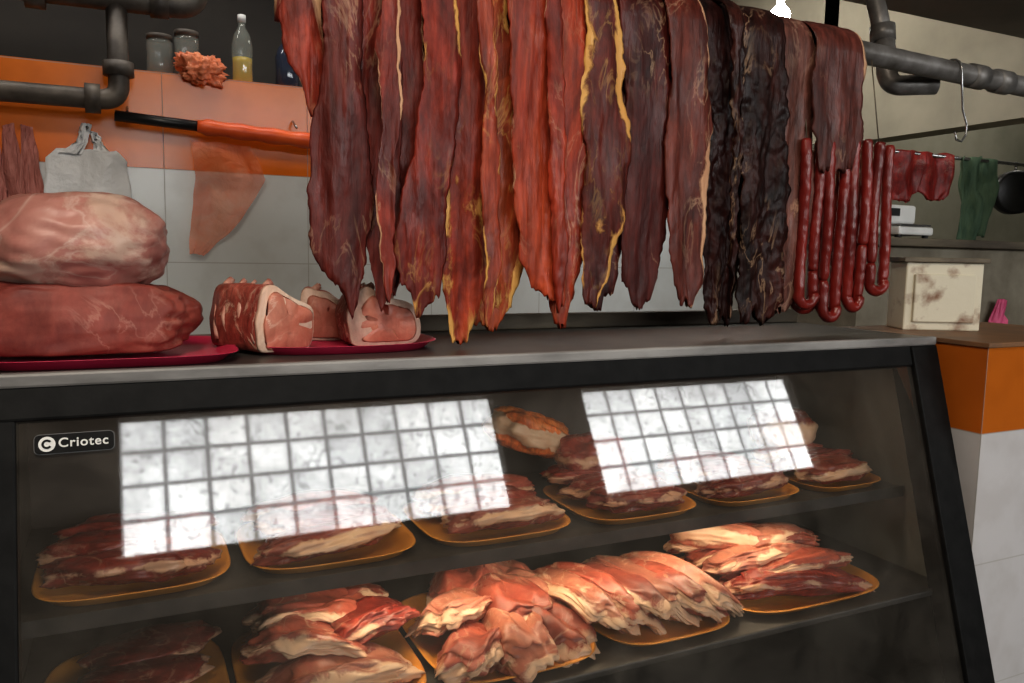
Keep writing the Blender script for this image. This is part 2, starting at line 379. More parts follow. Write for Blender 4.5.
# ------------------------------------------------------------------ display case
AL=radians(15.63); Y0=1.228; ZT=-.17
gy=lambda z:Y0+(z-ZT)*math.tan(AL)
XL,XR=-.205,1.65
case=thing("display_case",((XL+XR)/2,1.4,-1.40),"butcher display case with slanted glass and black frame","display case")
def slope(name,x0,x1,z0,z1,thk,mat,out=0.0,bev=.004):
    V=[];F=[]
    nrm=Vector((0,-cos(AL),sin(AL)))
    for z in (z1,z0):
        for o in (-out,thk):
            for x in (x0,x1):
                V.append(Vector((x,gy(z),z))-nrm*o)
    for f in ((0,1,3,2),(4,6,7,5),(0,4,5,1),(2,3,7,6),(0,2,6,4),(1,5,7,3)): F.append(f)
    o=mk(name,V,F,mat,smooth=False,parent=case)
    bv=o.modifiers.new("b",'BEVEL'); bv.width=bev; bv.segments=2
    return o
box("countertop",XL,XR,Y0-.004,1.70,ZT-.03,ZT,M['top'],case,.004)
box("front_trim",XL-.002,XR+.003,Y0-.014,Y0+.0,ZT-.018,ZT+.002,M['trim'],case,.004)
slope("top_frame",XL,XR,ZT-.016,ZT-.062,.03,M['black'],.006)
slope("side_frame",XL,-.145,ZT-.03,-1.0,.03,M['black'],.004)
slope("side_frame",1.567,XR,ZT-.02,-1.0,.05,M['black'],.012)
slope("bottom_frame",XL,XR,-.97,-1.05,.03,M['black'],.006)
zg0,zg1=ZT-.055,-.98
mk("glass_front",[(-.15,gy(zg1),zg1),(1.575,gy(zg1),zg1),(1.575,gy(zg0),zg0),(-.15,gy(zg0),zg0)],[(0,1,2,3)],M['glass'],smooth=False,parent=case)
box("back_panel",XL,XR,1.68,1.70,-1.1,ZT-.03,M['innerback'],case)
def sidepanel(x0,x1,mat,name="side_panel"):
    V=[]
    for x in (x0,x1): V+=[(x,gy(ZT-.03)+.03,ZT-.03),(x,1.68,ZT-.03),(x,1.68,-1.1),(x,gy(-1.1)+.03,-1.1)]
    mk(name,V,[(0,1,2,3),(7,6,5,4),(0,4,5,1),(1,5,6,2),(2,6,7,3),(3,7,4,0)],mat,smooth=False,parent=case)
sidepanel(XL,XL+.02,M['inner']); sidepanel(XR-.025,XR-.002,M['sidein'])
box("base",XL,XR,.97,1.70,-1.40,-1.04,M['black'],case,.006)
box("floor_pan",XL+.02,XR-.03,1.0,1.68,-1.04,-1.02,M['inner'],case)
ZU,ZLW=-.525,-.715
box("shelf",XL+.02,XR-.03,1.25,1.68,ZU-.012,ZU,M['shelf'],case,.003)
box("shelf_lip",XL+.02,XR-.03,1.246,1.250,ZU-.022,ZU+.003,M['shelf'],case)
box("shelf",XL+.02,XR-.03,1.115,1.68,ZLW-.014,ZLW,M['shelf'],case,.003)
dn=Vector((0,-sin(AL),-cos(AL))); nr=Vector((0,-cos(AL),sin(AL)))
def onglass(x,s,off): return Vector((x,Y0,ZT))+dn*s+nr*off
def glassplate(name,x0,x1,s0,s1,off,mat,r=.006,parent=case,th=.003):
    pts=[]
    for cx,cs,a0 in ((x1-r,s0+r,0),(x0+r,s0+r,90),(x0+r,s1-r,180),(x1-r,s1-r,270)):
        for k in range(6):
            a=radians(a0+k*18); pts.append((cx+r*cos(a),cs-r*sin(a)))
    n=len(pts); V=[onglass(x,s,off) for x,s in pts]+[onglass(x,s,off-th) for x,s in pts]
    F=[tuple(range(n)),tuple(range(2*n-1,n-1,-1))]+[(i,i+n,(i+1)%n+n,(i+1)%n) for i in range(n)]
    o=mk(name,V,F,mat,smooth=False); o.parent=parent
    o.matrix_parent_inverse=Matrix.Translation(-case.location) if parent is case else Matrix()
    return o
badge=glassplate("brand_badge",-.124,-.030,.084,.109,.006,M['black'],.006); badge["label"]="black badge with white lettering"
glassplate("badge_border",-.125,-.029,.083,.110,.0045,plain("badge_silver",(.14,.14,.14),(.1,.1,.1)),.007,badge,.002)
def textmesh(name,body,x,s,size,mat,off=.0075,parent=badge):
    cu=bpy.data.curves.new(name,'FONT'); cu.body=body; cu.size=size; cu.align_x='LEFT'; cu.align_y='CENTER'; cu.extrude=.0003; cu.offset=.0003; cu.space_character=1.12; cu.resolution_u=8
    t=bpy.data.objects.new(name,cu); col.objects.link(t)
    me=bpy.data.meshes.new_from_object(t.evaluated_get(bpy.context.evaluated_depsgraph_get())); bpy.data.objects.remove(t)
    me.transform(Matrix.Translation(onglass(x,s,off))@Matrix.Rotation(pi/2-AL,4,'X')); me.materials.clear(); me.materials.append(mat)
    o=bpy.data.objects.new(name,me); col.objects.link(o); o.parent=parent; return o
textmesh("lettering","Criotec",-.0965,.0962,.0172,M['white'])
V=[];F=[]
def arcband(cx,cs,r0,r1,a0,a1,n=24,off=.0072):
    i=len(V)
    for k in range(n+1):
        a=radians(a0+(a1-a0)*k/n)
        V.append(onglass(cx+r0*cos(a),cs-r0*sin(a),off)); V.append(onglass(cx+r1*cos(a),cs-r1*sin(a),off))
    for k in range(n): F.append((i+2*k,i+2*k+2,i+2*k+3,i+2*k+1))
arcband(-.1095,.0965,.0003,.0100,0,360)
e=mk("emblem",V,F,M['white'],smooth=False); e.parent=badge
V=[];F=[]; arcband(-.1095,.0965,.0034,.0063,35,325,off=.0080)
e=mk("emblem_letter",V,F,M['black'],smooth=False); e.parent=badge
alight("case_lamp",(.80,1.262,ZU-.024),1.05,.02,1.30,(1,.80,.55),(radians(4),0,0))
alight("case_top_lamp",(.75,1.27,ZT-.07),1.5,.03,.85,(1,.76,.5),(0,0,0))
# ------------------------------------------------------------------ trays + meats in case
rnd=random.Random(4)
def mset(tagn,dark,light,fat,n=3,**k):
    return [meatmat("%s_%d"%(tagn,i),tuple(x*(.85+.15*i) for x in dark),tuple(x*(.85+.15*i) for x in light),fat=fat,seed=i+1,**k) for i in range(n)]
beef=mset("beef",(.18,.02,.014),(.38,.07,.045),(.74,.50,.34),marble=.5,fatamt=.26,fatn=.32,scale=11,fib=.4,coat=.3,rough=.34,blot=.5)
pork=mset("pork",(.28,.05,.035),(.54,.15,.09),(.86,.66,.46),marble=.7,fatamt=.24,fatn=.38,scale=9,fib=.35,coat=.25,rough=.36,blot=.6,bump=.6)
pale=mset("pale_pork",(.42,.12,.08),(.64,.27,.17),(.88,.68,.48),marble=.7,fatamt=.22,fatn=.41,scale=9,fib=.3,coat=.25,rough=.36,blot=.5,bump=.6)
def putray(x0,x1,y0,y1,z,label):
    t=tray("serving_tray",(x0+x1)/2,(y0+y1)/2,z+.0005,(x1-x0)/2,(y1-y0)/2,.015,M['ytray']); rebase(t)
    return tag(t,label,"tray","trays in the display case")
upper=[(-.15,.13),(.155,.445),(.47,.76),(.785,1.06),(1.085,1.345),(1.37,1.60)]
for x0,x1 in upper: putray(x0,x1,1.262,1.53,ZU,"yellow-orange plastic tray of meat on the glass-case shelf")
lower=[(-.15,.12,1.13,1.50),(.135,.425,1.13,1.48),(.440,.750,1.13,1.50),(.765,1.055,1.13,1.50),(1.070,1.48,1.135,1.46)]
for x0,x1,y0,y1 in lower: putray(x0,x1,y0,y1,ZLW,"yellow-orange plastic tray of meat on the lower case shelf")
def cut(name,loc,mat,label,group,rot=(0,0,0),**k):
    k.setdefault('nu',56); k.setdefault('nv',30)
    o=blob(name,loc,mat,rot,**k); rebase(o); return tag(o,label,"meat",group)
for ti,(x0,x1) in enumerate(upper):
    cx=(x0+x1)/2; ms=beef if ti in (0,3,4) else pork
    for k in range(3):
        cut("meat_cut",(cx+rnd.uniform(-.012,.012),1.332+.075*k,ZU+.036+.003*k),(ms[k%3] if k!=1 else beef[1]),"raw red cut of meat laid on a yellow tray","cuts on the upper case shelf",
            rot=(radians(-8+rnd.uniform(-5,5)),radians(rnd.uniform(-4,4)),radians(rnd.uniform(-12,12))),rx=(x1-x0)*.43,ry=.062,rz=.023,seed=ti*10+k,amp=.22,pw=2.7,bend=.04,fold=.003,fine=.02)
cut("meat_joint",(.80,1.56,ZU+.125),meatmat("orange_glow_meat",(.85,.16,.03),(1.0,.40,.12),marble=.3,fatn=.3,coat=.2),"orange-pink joint standing in for an orange-red glow","cuts on the upper case shelf",rot=(0,.35,0),rx=.115,ry=.06,rz=.045,seed=75,amp=.2,taper=.15)  # added joint, its colour imitates a blurred glow between the window reflections
cut("meat_joint",(.92,1.50,ZU+.085),beef[2],"thick red joint of beef heaped on a tray","cuts on the upper case shelf",rx=.09,ry=.07,rz=.045,seed=78,amp=.22)
cut("meat_joint",(1.50,1.52,ZU+.085),pork[0],"pinkish joint of pork heaped on a tray","cuts on the upper case shelf",rx=.08,ry=.08,rz=.06,seed=79,amp=.22)
g2="cuts on the lower case shelf"
for k in range(3):
    cut("meat_cut",(-.03+.02*k,1.24+.1*k,ZLW+.026+.003*k),beef[0],"flat dark red cut of beef on a yellow tray",g2,rot=(radians(-4),0,radians(10*k)),rx=.11,ry=.072,rz=.018,seed=30+k,amp=.2,pw=2.6)
big=dict(nu=96,nv=44,fine=.015)
for k,(dx,dy,dz,ax,ay,rz_,rx_) in enumerate([(.0,.0,.038,-14,3,6,.122),(-.03,.07,.062,-20,8,-14,.110),(.05,.09,.068,-20,-6,18,.100),(-.01,.16,.076,-16,4,-5,.115),(.03,.22,.062,-10,0,10,.112)]):
    cut("meat_cut",(.285+dx,1.235+dy,ZLW+dz),(pale[0],pork[1],beef[2],pork[2],pork[0])[k],"broad folded slab of meat on a yellow tray",g2,
        rot=(radians(ax),radians(ay),radians(rz_)),rx=rx_,ry=.080,rz=.024,seed=41+k,amp=.22,pw=3.2,bend=.14,arch=.2,fold=.009,ff=5,**big)
for k,(dx,dy,dz,ry_,rz_) in enumerate([(-.075,.005,.038,6,50),(.0,.0,.048,-2,80),(.08,.01,.042,-8,118),(-.06,.10,.064,8,30),(.03,.10,.072,0,100),(.085,.13,.060,-10,150),(-.03,.20,.070,2,70),(.06,.20,.064,-6,110)]):
    cut("meat_cut",(.595+dx,1.228+dy,ZLW+dz),[pork[2],pale[1],pork[0],pale[2],pork[1],pale[0],pork[2],pale[1]][k],"curled pink piece of pork with white fat",g2,
        rot=(radians(-16+10*(k%3)),radians(ry_),radians(rz_)),rx=.098,ry=.064,rz=.020,seed=50+k,amp=.28,pw=3.2,bend=.22,arch=.25,fold=.009,ff=5,**big)
for k in range(6):
    cut("meat_slice",(.785+.047*k,1.308-.002*k,ZLW+.058+.003*(k%2)),[pale[1],pork[2],pork[0],pale[0],pork[1],pale[2]][k],"leaning slab of pork in an overlapping row",g2,
        rot=(radians(24),radians(2*(-1)**k),radians(101+4*(k%3))),rx=.140,ry=.072,rz=.020,seed=60+k,amp=.16,pw=4.2,bend=.22,arch=.15,fold=.008,ff=5,**big)
for k in range(5):
    cut("meat_slice",(1.262+.012*(k%2),1.217+.050*k,ZLW+.036+.010*min(k,3)),[beef[2],pork[2],pale[1],pork[1],pork[2]][k],"long slab with pale fat lying along a tray",g2,
        rot=(radians(-18),radians(4*(-1)**k),radians(-8+7*(k%3))),rx=.170,ry=.055,rz=.022,seed=70+k,amp=.18,pw=3.4,bend=.10,arch=.2,fold=.008,ff=5,**big)
cut("meat_joint",(1.20,1.38,ZLW+.090),pale[2],"smooth pale tapering cut resting on sliced meat",g2,rot=(radians(-10),radians(8),radians(-24)),rx=.130,ry=.060,rz=.032,seed=88,amp=.12,pw=2.6,taper=.30,bend=.1,fine=.01,nu=72,nv=40)
cut("meat_joint",(1.345,1.36,ZLW+.072),pale[1],"smooth pale cut resting on sliced meat",g2,rot=(radians(-10),radians(6),radians(10)),rx=.115,ry=.050,rz=.028,seed=91,amp=.12,pw=2.6,taper=.3,bend=.1,fine=.01,nu=72,nv=40)
# ------------------------------------------------------------------ counter-top trays and meats
t=tray("serving_tray",-.035,1.385,ZT+.0005,.180,.150,.014,M['redtray'],pw=5); rebase(t); tag(t,"red plastic tray under two large stacked joints","tray","red trays on the counter")
t=tray("serving_tray",.325,1.425,ZT+.0005,.175,.132,.014,M['redtray'],pw=2.8); rebase(t); tag(t,"red plastic tray holding rib chops","tray","red trays on the counter")
mb=meatmat("beef_joint_lean",(.14,.026,.022),(.30,.075,.055),fat=(.62,.38,.30),marble=.4,fatamt=.0,fatn=.30,scale=7,seed=3,rough=.56,coat=0,spec=.28,bump=.4,fib=.3,blot=.5)
mf=meatmat("fatty_joint",(.32,.10,.085),(.50,.28,.23),fat=(.62,.50,.43),marble=.4,fatamt=.0,fatn=.46,scale=5,seed=11,rough=.45,coat=.12,spec=.35,bump=.2,fib=.1,blot=.35)
cut("beef_joint",(-.068,1.39,-.112),mb,"large raw red beef joint lying on a red tray",None,rx=.160,ry=.120,rz=.062,seed=5,amp=.11,pw=3.3,flat=.043,nu=110,nv=60,fine=.012,taper=.12,face=.090)
cut("beef_joint",(-.080,1.39,.004),mf,"large pinkish joint with pale fat stacked on another",None,rx=.134,ry=.11,rz=.076,seed=12,amp=.08,pw=2.4,nu=110,nv=60,fine=.006,taper=-.05)
lean=meatmat("chop_lean",(.48,.15,.10),(.62,.27,.19),fat=(.8,.62,.5),marble=.5,fatamt=.0,fatn=.2,scale=12,fib=.2,blot=.2)
fatm=meatmat("chop_fat",(.62,.40,.30),(.78,.62,.50),fat=(.8,.66,.54),marble=.1,fatamt=.2,fatn=.2,scale=14,fib=.2,blot=.3)
bone=plain("rib_bone",(.66,.44,.34),(.36,.11,.08),28,.5,0,.3)
dk=meatmat("chop_side",(.26,.045,.035),(.48,.14,.10),fat=(.78,.60,.46),marble=.8,fatamt=.2,fatn=.44,scale=14)
OUT=[(-.50,.06),(-.55,.45),(-.46,.84),(-.28,1.0),(-.02,.90),(.22,.82),(.46,.64),(.56,.34),(.46,.04),(.15,.0),(-.25,.0)]
def outline(n,seed,wob=.10):
    m_=len(OUT); r=[]
    for j in range(n):
        t=j/n*m_; i=int(t); f=t-i
        p=[OUT[(i+q-1)%m_] for q in range(4)]
        def cr(a,b,c,d): return .5*((2*b)+(-a+c)*f+(2*a-5*b+4*c-d)*f*f+(-a+3*b-3*c+d)*f**3)
        x=cr(*[q[0] for q in p]); z=cr(*[q[1] for q in p])
        k=1+wob*N(x*3+seed,z*3,seed)
        r.append((x*k,max(.0,z*k)))
    return r
def chop(x,y,w,h,th,yaw,label,nb=4,seed=0,mirror=1,lean_s=.80,tip=0):
    e=thing("rib_chop",(x,y,ZT+.004),label,"meat","rib chops on the red tray")
    R=Matrix.Translation((x,y,ZT+.004))@Matrix.Rotation(radians(yaw),4,'Z')
    n=44; ol=outline(n,seed); rings=[]
    def ring(yy,s,ox=0,oz=0): return [R@Vector((mirror*(px*s+ox)*w,yy+.005*N(px*4,pz*4,seed),((pz-.45)*s+.45+oz)*h)) for px,pz in ol]
    for yy,s in ((0,.94),(.002,.98),(.008,1.0),(th*.3,.98),(th*.5,1.01),(th*.75,.98),(th-.005,.95),(th,.85)): rings.append(ring(yy,s))
    V,F=ringmesh(rings); mk("body",V,F,dk,parent=e)
    V,F=ringmesh([ring(-.0025,.96),ring(-.0005,.985),ring(.004,.99)]); mk("fat_rim",V,F,fatm,parent=e)
    V,F=ringmesh([ring(-.0052,.3,.05,-.04),ring(-.0052,lean_s-.07,.05,-.04),ring(-.003,lean_s,.04,-.03)]); mk("lean_eye",V,F,lean,parent=e)
    for b in range(nb):
        u=(b+.3)/nb
        pts=[R@Vector((mirror*w*(-.47-.06*sin(pi*t)+.38*t**3),th*u+.02*t+.004*sin(b*3+t*4),h*(.16+.86*t))) for t in [i/12 for i in range(13)]]
        tube("rib",pts,lambda t:.0048+.0020*cos(t*7+b*2),bone,e,10,.35)
    if tip:
        pts=[R@Vector((mirror*w*(.10+.22*t),th*.4,h*(.70+.50*t))) for t in [i/8 for i in range(9)]]
        tube("bone_tip",pts,lambda t:.010-.003*t+.003*(t>.85),bone,e,12,.2)
    return e
chop(.226,1.340,.108,.112,.13,30,"rib rack end with pale bones and pink eye",4,1,1,.86)
chop(.318,1.48,.09,.10,.06,-14,"small pink chop leaning between two larger ones",2,4)
chop(.402,1.372,.125,.105,.09,2,"bone-in rib chop with white fat edge",2,1.7,1,.78,1)
# ------------------------------------------------------------------ hanging rail
def pz(x): return .499-.006*(x-.26) if x<1.12 else .4938-.0258*(x-1.12)
hp=thing("hanging_pipe",(.9,1.385,.40),"long grey galvanised pipe rail carrying hung meat","pipe")
tube("pipe_run",[(x,1.385,pz(x)) for x in (-1.2,0,.9,1.12,1.4,1.9,2.6,3.5)],.025,M['pipe'],hp,20)
for x in (1.93,2.03): tube("coupling",[(x,1.385,pz(x)),(x+.05,1.385,pz(x+.05))],.030,M['pipe'],hp,20)
rp=thing("riser_pipe",(1.76,1.50,.40),"grey pipe elbow rising to the ceiling","pipe")
tube("riser",resample([(1.755,1.64,.97),(1.755,1.52,.62)],.05)+[Vector((1.755,1.50,.55))],.023,M['pipe'],rp,16)
tube("elbow",bezier_round([(1.755,1.50,.56),(1.755,1.48,.445),(1.86,1.425,.450)],.035,8),.025,M['pipe'],rp,16)
tube("collar",[(1.755,1.51,.60),(1.755,1.505,.56)],.031,M['pipe'],rp,16)
K=.788
P={
'A':[(504,294,366),(407,297,371),(330,332,381),(270,352,380)],
'B':[(514,366,428),(395,371,440),(252,347,448),(107,338,454),(2,353,448),(-82,389,439),(-108,417,432)],
'C':[(524,423,505),(403,427,520),(280,427,527),(154,439,532),(26,454,533),(-71,476,522),(-104,488,515)],
'D':[(535,498,580),(370,505,588),(222,521,589),(71,514,574),(-38,499,556),(-82,510,533)],
'E':[(546,576,645),(378,581,651),(225,559,636),(116,537,625),(6,521,626),(-60,533,615),(-127,556,603)],
'F':[(555,640,716),(343,647,748),(166,644,752),(8,626,749),(-105,647,726),(-209,657,690)],
'G':[(566,711,789),(349,731,804),(125,722,829),(-13,719,848),(-130,721,816),(-181,747,778)],
'H':[(578,779,884),(357,794,889),(128,803,912),(-11,827,921),(-107,877,937)],
'I':[(593,878,982),(412,883,996),(204,896,1003),(37,892,989),(-107,910,971),(-156,925,961)],
'J':[(604,977,1043),(422,985,1081),(258,990,1108),(88,987,1079),(-34,986,1049),(-108,982,1022)],
'K':[(614,1035,1111),(429,1055,1130),(237,1063,1133),(65,1046,1125),(-84,1022,1095),(-124,1038,1076)],
'L':[(627,1097,1223),(438,1119,1232),(243,1127,1242),(68,1122,1231),(-59,1124,1216),(-122,1141,1197)],
'M':[(633,1214,1312),(449,1232,1332),(275,1222,1342),(71,1231,1340),(-58,1256,1334),(-116,1272,1314)],
'N':[(636,1307,1399),(460,1326,1429),(257,1343,1435),(75,1359,1433),(-85,1382,1429),(-171,1393,1420)],
'O':[(642,1393,1465),(467,1413,1500),(261,1422,1512),(50,1428,1505),(-85,1436,1495),(-172,1448,1482)],
'P':[(642,1452,1582),(451,1460,1603),(241,1465,1611),(25,1470,1615),(-113,1474,1607),(-173,1489,1589)],
'Q':[(632,1573,1698),(489,1583,1717),(302,1596,1717),(111,1621,1724),(-57,1603,1715),(-142,1602,1683)],
'R':[(626,1692,1881),(504,1694,1885),(367,1701,1893),(300,1712,1885),(248,1738,1850)],
# thinner pieces seen between the broad ones
'T':[(514,470,512),(300,478,520),(60,470,506),(-60,474,498),(-100,480,492)],
'U':[(560,690,722),(360,704,742),(150,706,748),(-20,712,750),(-150,716,734)],
'V':[(590,855,895),(400,868,905),(180,878,918),(0,884,925),(-125,902,918)],
'Y':[(630,1385,1420),(440,1400,1438),(220,1408,1440),(0,1412,1436),(-150,1418,1430)]}
yel=(.78,.48,.15); cream=(.70,.46,.29)
S={ # dark, light, fat colour, fatamt, fatn, fatside, layer, label
'A':((.22,.03,.018),(.46,.075,.04),cream,.25,.40,-1,2,"short red strip of beef with pale fat edge"),
'B':((.06,.010,.008),(.18,.028,.019),cream,.08,.29,1,0,"wide dark red slab of drying beef"),
'C':((.08,.012,.009),(.24,.035,.021),cream,.30,.33,-1,1,"dark red slab with a thin cream fat edge"),
'D':((.10,.014,.010),(.28,.04,.023),cream,.2,.29,1,2,"red hanging slab of beef"),
'E':((.14,.016,.010),(.36,.045,.023),yel,.30,.35,1,0,"red slab with yellow fat along its edge"),
'F':((.22,.024,.012),(.50,.080,.032),yel,.25,.420,-1,1,"long bright red strip with yellow fat"),
'G':((.28,.038,.014),(.56,.12,.04),yel,.20,.430,1,2,"orange-red strip marbled with yellow fat"),
'H':((.29,.034,.014),(.56,.10,.036),cream,.15,.28,-1,0,"bright orange-red smooth strip of beef"),
'I':((.24,.026,.012),(.50,.08,.030),cream,.15,.29,1,1,"bright red strip of beef"),
'J':((.06,.012,.009),(.20,.032,.019),yel,.40,.405,1,0,"dark strip with thick yellow fat seam"),
'K':((.07,.011,.009),(.22,.034,.020),cream,.30,.31,-1,2,"dark red strip of beef behind others"),
'L':((.045,.009,.008),(.15,.026,.019),cream,.08,.26,1,1,"broad dark maroon slab of beef"),
'M':((.07,.015,.011),(.23,.05,.03),cream,.28,.34,1,0,"reddish brown strip with pale fat edge"),
'N':((.009,.005,.005),(.055,.012,.009),cream,.05,.22,1,1,"nearly black dried strip of beef"),
'O':((.011,.006,.005),(.065,.014,.010),cream,.15,.25,-1,2,"narrow black dried strip of beef"),
'P':((.011,.006,.005),(.07,.016,.011),cream,.05,.24,1,0,"broad blackish dried slab of beef"),
'Q':((.09,.032,.024),(.28,.11,.08),(.58,.37,.26),.25,.38,-1,1,"pinkish brown fatty dried strip"),
'R':((.05,.014,.010),(.20,.05,.035),cream,.25,.31,1,0,"short wide maroon slab draped over the rail"),
'T':((.14,.018,.012),(.34,.05,.028),cream,.45,.33,1,-1,"thin red strip with cream fat edge"),
'U':((.24,.03,.014),(.50,.10,.04),yel,.35,.39,-1,-1,"thin orange-red strip with yellow fat"),
'V':((.22,.024,.012),(.48,.07,.03),cream,.3,.31,-1,-1,"thin bright red strip of beef"),
'Y':((.012,.006,.005),(.07,.018,.013),cream,.15,.26,-1,-1,"thin blackish dried strip")}
def hang(key,idx):
    prof=sorted([(z*K/1000,a*K/1000,b*K/1000) for z,a,b in P[key]])
    dark,light,fatc,fa,fn,side,layer,label=S[key]
    yl=1.320+.017*layer
    xc=(prof[-1][1]+prof[-1][2])/2; rad=1.385-yl; rv=.030+.002*(2-layer); ztop=pz(xc)
    rows=[]; z=prof[0][0]
    while z<ztop-.03: rows.append((yl,z,0.)); z+=.005
    for k in range(0,15):
        a=pi*k/14; 
        rows.append((1.385-rad*cos(a),ztop-.03+(rv+.03)*sin(a),a))
    fl=.12+.10*((idx*37)%5)/5; zz=ztop-.03
    while zz>ztop-fl: zz-=.015; rows.append((1.385+rad,zz,pi))
    def prz(z):
        if z<=prof[0][0]: return prof[0][1:]
        for (z0,a0,b0),(z1,a1,b1) in zip(prof,prof[1:]):
            if z<=z1:
                t=(z-z0)/(z1-z0); t=t*t*(3-2*t)*.5+t*.5; return (a0+(a1-a0)*t,b0+(b1-b0)*t)
        return prof[-1][1:]
    n=28; rings=[]; fat=[]; sd=idx*5.3
    dry=key in 'NOPY'
    rag=2.0 if dry else (1.4 if key in 'RQJG' else 1.1)
    wid=1.20 if key not in 'RTUVY' else 1.0
    tipw=.50+.45*abs(N(sd*3,7,1))*2
    for ri,(y,z,a) in enumerate(rows):
        zq=z if a==0 else prof[-1][0]
        xl,xr=prz(zq); h=ri*.005
        tp=min(1,tipw+(1-tipw)*(h/.045)**.5)
        sway=.006*N(sd,h*6,8)
        mid=(xl+xr)/2+.004*N(sd,h*14,2)+sway; hw=(xr-xl)/2*tp*wid+.0006
        def jit(q): return rag*(.008*N(sd+q,h*9,4)+.0042*N(sd+q,h*28,0)+.0026*N(sd+q,h*85,7))*min(1,h/.02+.2)
        jl=jit(0); jr=jit(9)
        damp=max(0,min(1,(ztop-.03-z)/.08)) if a==0 else 0
        ny=-cos(a); nz=sin(a); ring=[]
        gL=max(0,min(1,.5+2.2*N(sd+3,h*6,1))); gR=max(0,min(1,.5+2.2*N(sd+11,h*6,1)))
        def pt(u,side_):
            e=abs(2*u-1)
            x=mid+hw*(2*u-1)+(jl if u<.5 else jr)*e
            rip=(.009*N(x*14+sd,z*2.6,sd)+.004*N(x*40+sd,z*6,sd+3)+.0020*sin(x*80+3.5*N(z*3,sd,0)))*damp
            if dry: rip+=(.0060*N(x*60+sd,z*22,sd)+.0040*N(x*120,z*60,sd))*damp
            else: rip+=(.0018*N(x*70+sd,z*18,sd)+.0010*N(x*150,z*60,sd))*damp
            rip+=-.010*e**3*N(z*5,sd,2)*damp
            t=(.0042*(1-e**5)+.0008)*(1+.3*N(x*30,z*14,sd))
            o=side_*t+rip
            dz=(.034*N(x*50,sd,3)+.016*N(x*170,sd,5))*max(0,1-h/.08) if a==0 else 0
            f=(e**3)*((1 if (2*u-1)*side>0 else .35))*(gR if u>.5 else gL)*1.25
            return Vector((x,y+ny*o,z+nz*o+dz)),f
        for j in range(n+1):
            p,f=pt(j/n,1); ring.append(p); fat.append(f)
        for j in range(n-1,0,-1):
            p,f=pt(j/n,-1); ring.append(p); fat.append(f)
        rings.append(ring)
    V,F=ringmesh(rings)
    mt=meatmat("dried_beef_%s"%key.lower(),dark,light,fat=fatc,fatamt=fa,marble=.35,scale=11,stretch=(1.3,1.3,.5),rough=.50 if not dry else .44,coat=.02,spec=.34 if not dry else .22,bump=.85 if not dry else 1.0,seed=idx*.9+1,fatn=fn,fib=.75,blot=.8)
    o=mk("hanging_meat",V,F,mt,fat=fat); rebase(o); tag(o,label+(" hung over the pipe" if len(label.split())<=8 else ""),"meat","meat strips on the rail")
for i,k in enumerate(sorted(P)): hang(k,i)
# sausages
sm=plain("sausage_skin",(.25,.021,.014),(.11,.010,.008),22,.36,0,.8,coat=.1,stretch=(1,1,.30),bdist=.004)
def links(x0,x1,zt0,zt1,zb_,y,label,seed,L=.40):
    e=thing("sausage_string",((x0+x1)/2,y,zb_-.02),label,"sausage","sausage loops on the rail")
    r=(x1-x0)/2
    path=[(x0+.004*sin(z*15+seed),y+.004*sin(z*19+seed),z) for z in [zt0-(zt0-zb_-r)*i/20 for i in range(21)]]
    path+=[((x0+x1)/2-r*cos(a)+.004*sin((zb_+r)*15+seed)*cos(a),y,zb_+r-r*sin(a)*1.0) for a in [pi*i/14 for i in range(1,14)]]
    path+=[(x1-.004*sin(z*15+seed),y+.006,z) for z in [zb_+r+(zt1-zb_-r)*i/20 for i in range(21)]]
    path=resample(path,.004)
    Lt=len(path)
    cuts=[0,.34+.08*sin(seed*3),1] if seed%2<1 else [0,.64+.06*cos(seed*2),1]
    for q in range(len(cuts)-1):
        i0=int(cuts[q]*(Lt-1)); i1=int(cuts[q+1]*(Lt-1))
        tube("link",path[i0:i1+1],lambda t:.0080+.0040*(max(0,1-abs(2*t-1)**24))**.5,sm,e,14,.20)
    tube("twine",[(x0,y,zt0-.005),(x0+.005,1.365,pz(x0)-.02)],.0014,M['wood'],e,6)
links(1.334,1.382,.262,.27,-.100,1.325,"narrow loop of dark red sausage links",1)
links(1.408,1.456,.268,.272,-.130,1.325,"long loop of dark red sausage links",2.3)
links(1.482,1.528,.272,.276,-.108,1.325,"loop of red sausages with wrinkled skin",3.1)
links(1.554,1.600,.272,.268,-.070,1.325,"loop of red sausages at the rail end",4.7)
links(1.362,1.410,.262,.27,-.112,1.358,"loop of red sausage links behind others",6)
links(1.436,1.484,.262,.27,-.120,1.358,"loop of red sausage links hanging behind",7)
links(1.510,1.556,.262,.27,-.090,1.358,"loop of thin red sausages hanging behind",8)
# hook
hk=thing("meat_hook",(1.86,1.385,.30),"empty steel wire hook on the pipe","hook")
pts=[(1.86,1.385+.030*cos(a),.472+.031*sin(a)) for a in [radians(-20+22*i) for i in range(10)]]+[(1.865,1.355,.43),(1.88,1.36,.38),(1.90,1.36,.345),(1.90,1.36,.32),(1.885,1.36,.302),(1.865,1.36,.305),(1.858,1.36,.325)]
tube("wire",pts,.0025,M['steel'],hk,8)
o=box("counter_rail",.45,1.65,1.635,1.66,ZT,ZT+.035,M['wood'],None,.003); rebase(o); tag(o,"worn wooden strip lying along the countertop edge","rail")
